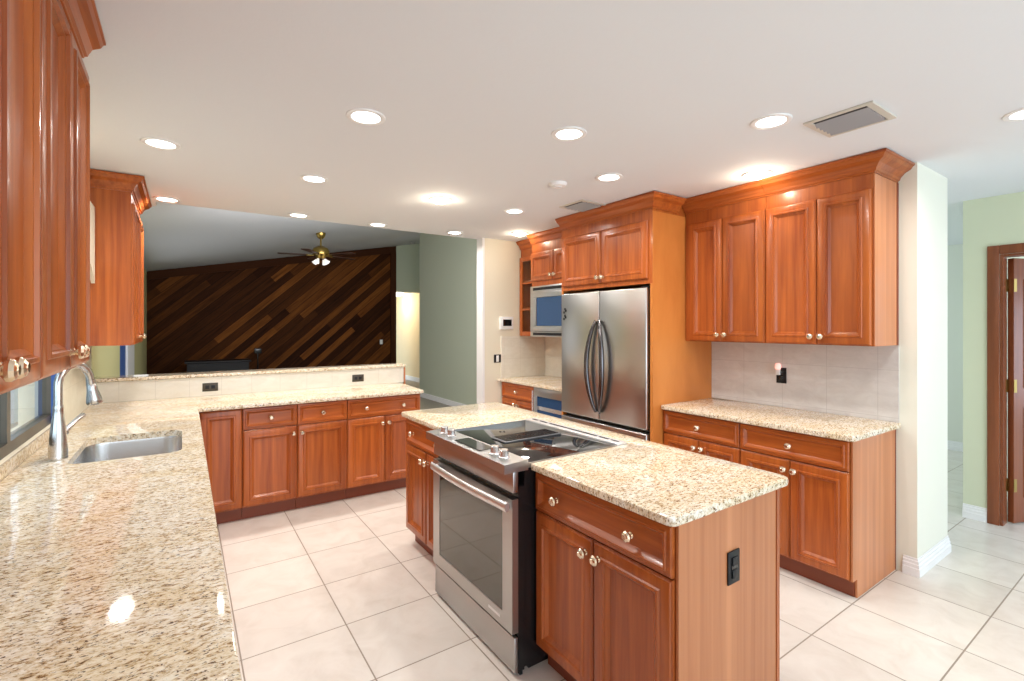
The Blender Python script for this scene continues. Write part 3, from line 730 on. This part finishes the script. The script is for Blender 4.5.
wd = obj('door', bm, ST, wc); bobj('glass_pane', BLUEG, wd, (.056, .519, -.016, -.002, .152, .798)); bobj('shelf_front', PLATED, wd, (.06, .515, -.0185, -.0165, .66, .70), (.06, .515, -.0185, -.0165, .45, .47))
bm = B(); tube(bm, [(.03, -.06, .35), (.03, -.06, .86)], .009, 12); tube(bm, [(.03, -.06, .40), (.03, -.026, .40)], .006, 8); tube(bm, [(.03, -.06, .80), (.03, -.026, .80)], .006, 8); obj('door_handle', bm, PLATED, wd)

# ------------------------------------------------------------ outlets, switches, thermostat
def outlet(label, loc, rz, m, horiz=False, kind='outlet', name='power_outlet', group=None):
    """faces local -y"""
    r = thing(name, label, kind, loc, rz, group)
    a, b = (.058, .036) if horiz else (.036, .058)
    bobj('cover_plate', m, r, (-a, a, -.006, -.0008, -b, b), bev=.0015)
    return r
def sockets(r, m, horiz):
    for s in (-1, 1):
        c = (s * .022, 0) if horiz else (0, s * .022)
        bobj('socket', m, r, (c[0] - .015, c[0] + .015, -.0085, -.0062, c[1] - .015, c[1] + .015), bev=.001)
for x, lb in ((.195, 'brown outlet on the low tiled wall, nearer the sink corner'), (1.475, 'brown outlet on the low tiled wall, nearer its open end')):
    o = outlet(lb, (x, PY0 - .0005, 1.003), 0, BRNP, True); sockets(o, BLKP, True)
o = outlet('black vertical outlet on the end panel of the island', (1.622, .9785, .676), 0, BLKP); bobj('socket_insert', BLKG, o, (-.018, .018, -.0085, -.0062, -.036, .036)); sockets(o, BLKP, False)
for k in o.children:
    if k.name.startswith('socket') and not k.name.startswith('socket_insert'): k.location.y = -.0025
o = outlet('black outlet on the grey tiled backsplash with a night-light plugged in', (XW - .0105, 1.845, 1.165), -PI / 2, BLKP); sockets(o, BLKG, False)
n_ = thing('night_light', 'small pink glowing night-light plugged into the backsplash outlet', 'night light', (XW - .0195, 1.862, 1.21), -PI / 2)
bobj('housing', WHP, n_, (-.015, .015, -.02, -.001, -.042, .0), bev=.004)
bm = B(); lathe(bm, [(0, .001), (.018, .001), (.021, .015), (.019, .035), (.012, .045), (0, .047)], 14, Matrix.Translation((0, -.011, 0))); obj('shade', bm, PINK, n_)
o = outlet('dark outlet on the left wall tile just beyond the faucet', (WX + .0105, 4.72, 1.15), PI / 2, BRNP); sockets(o, BLKP, False)
o = outlet('black switch plate with a white rocker under the thermostat', (3.043, 4.7195, 1.157), 0, BLKP, True, 'switch', 'light_switch'); bobj('rocker', WHP, o, (-.036, -.010, -.011, -.0062, -.028, .028), bev=.001); o.scale = (1.35, 1, 1.3)
o = thing('thermostat_panel', 'white wall-mounted control panel with a dark screen', 'thermostat', (3.128, 4.7195, 1.569)); bobj('housing', WHP, o, (-.092, .092, -.028, -.0005, -.074, .074), bev=.005); bobj('screen', BLKG, o, (-.052, .066, -.030, -.0283, -.034, .042))
o = outlet('white switch plate on the dark plank wall near its end', (4.16, YP - .001, 1.13), 0, WHP, kind='switch', name='light_switch'); bobj('rocker', WHP, o, (-.014, .014, -.010, -.0062, -.03, .03))
tag(bobj('door_chime', mat('chime_wood', (.25, .10, .03), .5), None, (5.26, 5.318, 11.75, 11.95, 2.15, 2.40)), 'small brown chime box high on the warm hall wall', 'door chime')

# ------------------------------------------------------------ ceiling fittings
lights = [(.71, 2.259, 'recessed ceiling lamp over the floor between sink and range'), (1.631, 1.873, 'recessed ceiling lamp above the range'), (2.333, 1.212, 'recessed ceiling lamp beside the square louvred vent'), (3.22, .49, 'recessed ceiling lamp at the right edge, toward the hallway'),
          (-.099, 3.213, 'recessed ceiling lamp above the sink'), (.722, 3.404, 'recessed ceiling lamp over the open floor in front of the peninsula cabinets'), (2.325, 2.271, 'recessed ceiling lamp in front of the refrigerator cabinet'),
          (.845, 4.60, 'recessed ceiling lamp at the ceiling edge left of the fan'), (-.104, 4.60, 'recessed ceiling lamp beside the far left wall cabinet'), (1.561, 4.60, 'recessed ceiling lamp at the ceiling edge right of the fan'), (2.36, 4.53, 'recessed ceiling lamp at the ceiling edge by the sage wall'), (2.344, 3.398, 'recessed ceiling lamp between the bare glowing one and the small cabinets')]
def downlight(x, y, lb):
    r = thing('recessed_light', lb, 'ceiling light', (x, y, CEIL), 0, 'recessed lamps in the kitchen ceiling')
    bm = B(); lathe(bm, [(.067, -.0005), (.067, -.006), (.078, -.009), (.090, -.006), (.092, -.0005)], 32); obj('trim_ring', bm, WHITEP, r)
    bm = B(); lathe(bm, [(0, -.0035), (.0665, -.0035), (.0665, -.001), (0, -.001)], 32); obj('lens', bm, LENS, r)
    l = bpy.data.lights.new('lamp', 'AREA'); l.shape = 'DISK'; l.size = .125; l.energy = DOWN_W; l.color = (1, .95, .89); l.spread = math.radians(160)
    lo = bpy.data.objects.new('lamp', l); C.objects.link(lo); lo.parent = r; lo.location = (0, 0, -.0045)
    return r
for x, y, lb in lights: downlight(x * 1.0203, y * 1.0203, lb)
def barelight(x, y, lb, p):
    r = thing('recessed_light', lb, 'ceiling light', (x, y, CEIL), 0, 'recessed lamps with bare bulbs')
    bm = B(); lathe(bm, [(.067, -.0005), (.067, -.006), (.078, -.009), (.090, -.006), (.092, -.0005)], 32); obj('trim_ring', bm, WHITEP, r)
    bm = B(); lathe(bm, [(0, -.034), (.03, -.031), (.052, -.022), (.062, -.008), (.0665, -.001), (0, -.001)], 24); obj('bulb', bm, LENSB, r)
    l = bpy.data.lights.new('lamp', 'POINT'); l.energy = p; l.color = (1, .86, .64); l.shadow_soft_size = .02
    lo = bpy.data.objects.new('lamp', l); C.objects.link(lo); lo.parent = r; lo.location = (0, 0, -.065)
barelight(1.686, 3.485, 'bare glowing warm lamp in mid ceiling over the far island cabinet', 2.6)
barelight(3.134, 1.720, 'bare glowing warm lamp shining onto the four-door wall cabinets', 3.2)
barelight(3.015, 4.27, 'bare glowing warm lamp in the corner above the glass cabinet', 2.2)
# smoke detector
bm = B(); lathe(bm, [(0, -.035), (.025, -.035), (.03, -.028), (.055, -.024), (.062, -.008), (.062, -.001), (0, -.001)], 28, Matrix.Translation((2.176, 2.616, CEIL)))
tag(obj('smoke_detector', bm, WHP), 'round white smoke detector on the kitchen ceiling', 'smoke detector')
def vent(lb, x0, x1, y0, y1):
    r = thing('ceiling_vent', lb, 'vent', ((x0 + x1) / 2, (y0 + y1) / 2, CEIL))
    a, b = (x1 - x0) / 2, (y1 - y0) / 2; f = .030
    bobj('frame', VFR, r, (-a, a, -b, -b + f, -.010, -.001), (-a, a, b - f, b, -.010, -.001), (-a, -a + f * .6, -b + f, b - f, -.010, -.001), (a - f * .6, a, -b + f, b - f, -.010, -.001))
    bobj('duct_back', DUCT, r, (-a + .02, a - .02, -b + f, b - f, -.003, -.0012))
    n = 5
    for k in range(n):
        xx = -a + .045 + (2 * a - .09) * (k + .5) / n
        bm = B(); prism(bm, [(xx - .012, -.0045), (xx - .006, -.0045), (xx + .012, -.020), (xx + .008, -.022)], 1, -b + f, b - f); obj('louvre', bm, LOUV, r)
    return r
vent('square grey louvred air vent with beige frame above the right cabinets', 2.535, 2.821, .867, 1.159)
vent('dark square air vent partly behind the refrigerator cabinet crown', 2.612, 2.898, 2.84, 3.127)

# ceiling fan
FXc, FYc = 1.91, 8.5; zc = vault_z(FXc)
fan = thing('ceiling_fan', 'brass ceiling fan with dark blades hanging in the family room', 'ceiling fan', (FXc, FYc, zc - .003))
bm = B(); lathe(bm, [(0, -.10), (.03, -.10), (.06, -.07), (.075, -.03), (.078, .0)], 24); obj('canopy', bm, BRASS, fan)
bm = B(); tube(bm, [(0, 0, -.10), (0, 0, -.22)], .014, 10); obj('downrod', bm, BRASS, fan)
bm = B(); lathe(bm, [(0, -.43), (.06, -.43), (.09, -.39), (.13, -.36), (.14, -.31), (.12, -.26), (.06, -.225), (.03, -.215), (0, -.21)], 28); obj('motor_housing', bm, BRASS, fan)
for k in range(5):
    a = math.radians(20 + 72 * k)
    bm = B(); box(bm, .11, .22, -.018, .018, -.385, -.375)
    ar = obj('blade_arm', bm, BRASS, fan); ar.rotation_euler.z = a
    bm = B(); prism(bm, rounded([(.20, -.05), (.66, -.068), (.66, .068), (.20, .05)], [.02, .05, .05, .02], 4), 2, -.374, -.366)
    bl = obj('blade', bm, BLADE, fan); bl.rotation_euler.z = a
for k in range(4):
    a = math.radians(45 + 90 * k); M = Matrix.Translation((.075 * math.cos(a), .075 * math.sin(a), -.445)) @ Matrix.Rotation(a, 4, 'Z') @ Matrix.Rotation(math.radians(-40), 4, 'Y')
    bm = B(); lathe(bm, [(0, 0), (.018, 0), (.022, -.02), (.035, -.05), (.045, -.075), (.043, -.075), (.030, -.045), (0, -.01)], 16, M); obj('lamp_shade', bm, SHADE, fan)
# hall dome light, family-room detector
bm = B(); lathe(bm, [(0, -.12), (.08, -.11), (.14, -.07), (.16, -.02), (.16, -.001), (0, -.001)], 24, Matrix.Translation((4.80, 12.6, 2.45)))
tag(obj('dome_light', bm, HALLB), 'glowing white dome light on the warm hall ceiling', 'ceiling light')
l = bpy.data.lights.new('hall_lamp', 'POINT'); l.energy = 24; l.color = (1, .85, .62); l.shadow_soft_size = .1
lo = bpy.data.objects.new('hall_lamp', l); C.objects.link(lo); lo.location = (4.9, 13.2, 2.2)
bm = B(); lathe(bm, [(0, -.04), (.05, -.035), (.07, -.02), (.07, 0.0), (0, 0.0)], 20, Matrix.Translation((4.75, 11.4, vault_z(4.75) - .018)))
tag(obj('smoke_detector', bm, LOUV), 'small grey detector high on the family-room ceiling beside the plank wall', 'smoke detector')
# black console and stand by the plank wall
cn = thing('black_console', 'low black console with a shiny top against the diagonal plank wall', 'console', (.58, 11.3, 0))
bobj('top', BLKP, cn, (-.56, .56, -.25, .25, .81, .85), bev=.01); bobj('body', BLKP, cn, (-.52, .52, -.22, .22, .05, .809))
for sx_ in (-.46, .46):
    for sy_ in (-.18, .18): bobj('foot', BLK, cn, (sx_ - .03, sx_ + .03, sy_ - .03, sy_ + .03, 0, .049))
fs = thing('floor_stand', 'slim black floor stand beside the console at the plank wall', 'stand', (1.31, 11.5, 0))
bm = B(); lathe(bm, [(0, 0), (.12, 0), (.12, .015), (.02, .03), (0, .03)], 20); obj('base', bm, BLK, fs)
bm = B(); tube(bm, [(0, 0, .03), (0, 0, .95)], .012, 8); obj('pole', bm, BLK, fs)
bobj('head', BLK, fs, (-.07, .07, -.02, .02, .951, 1.06), bev=.01)
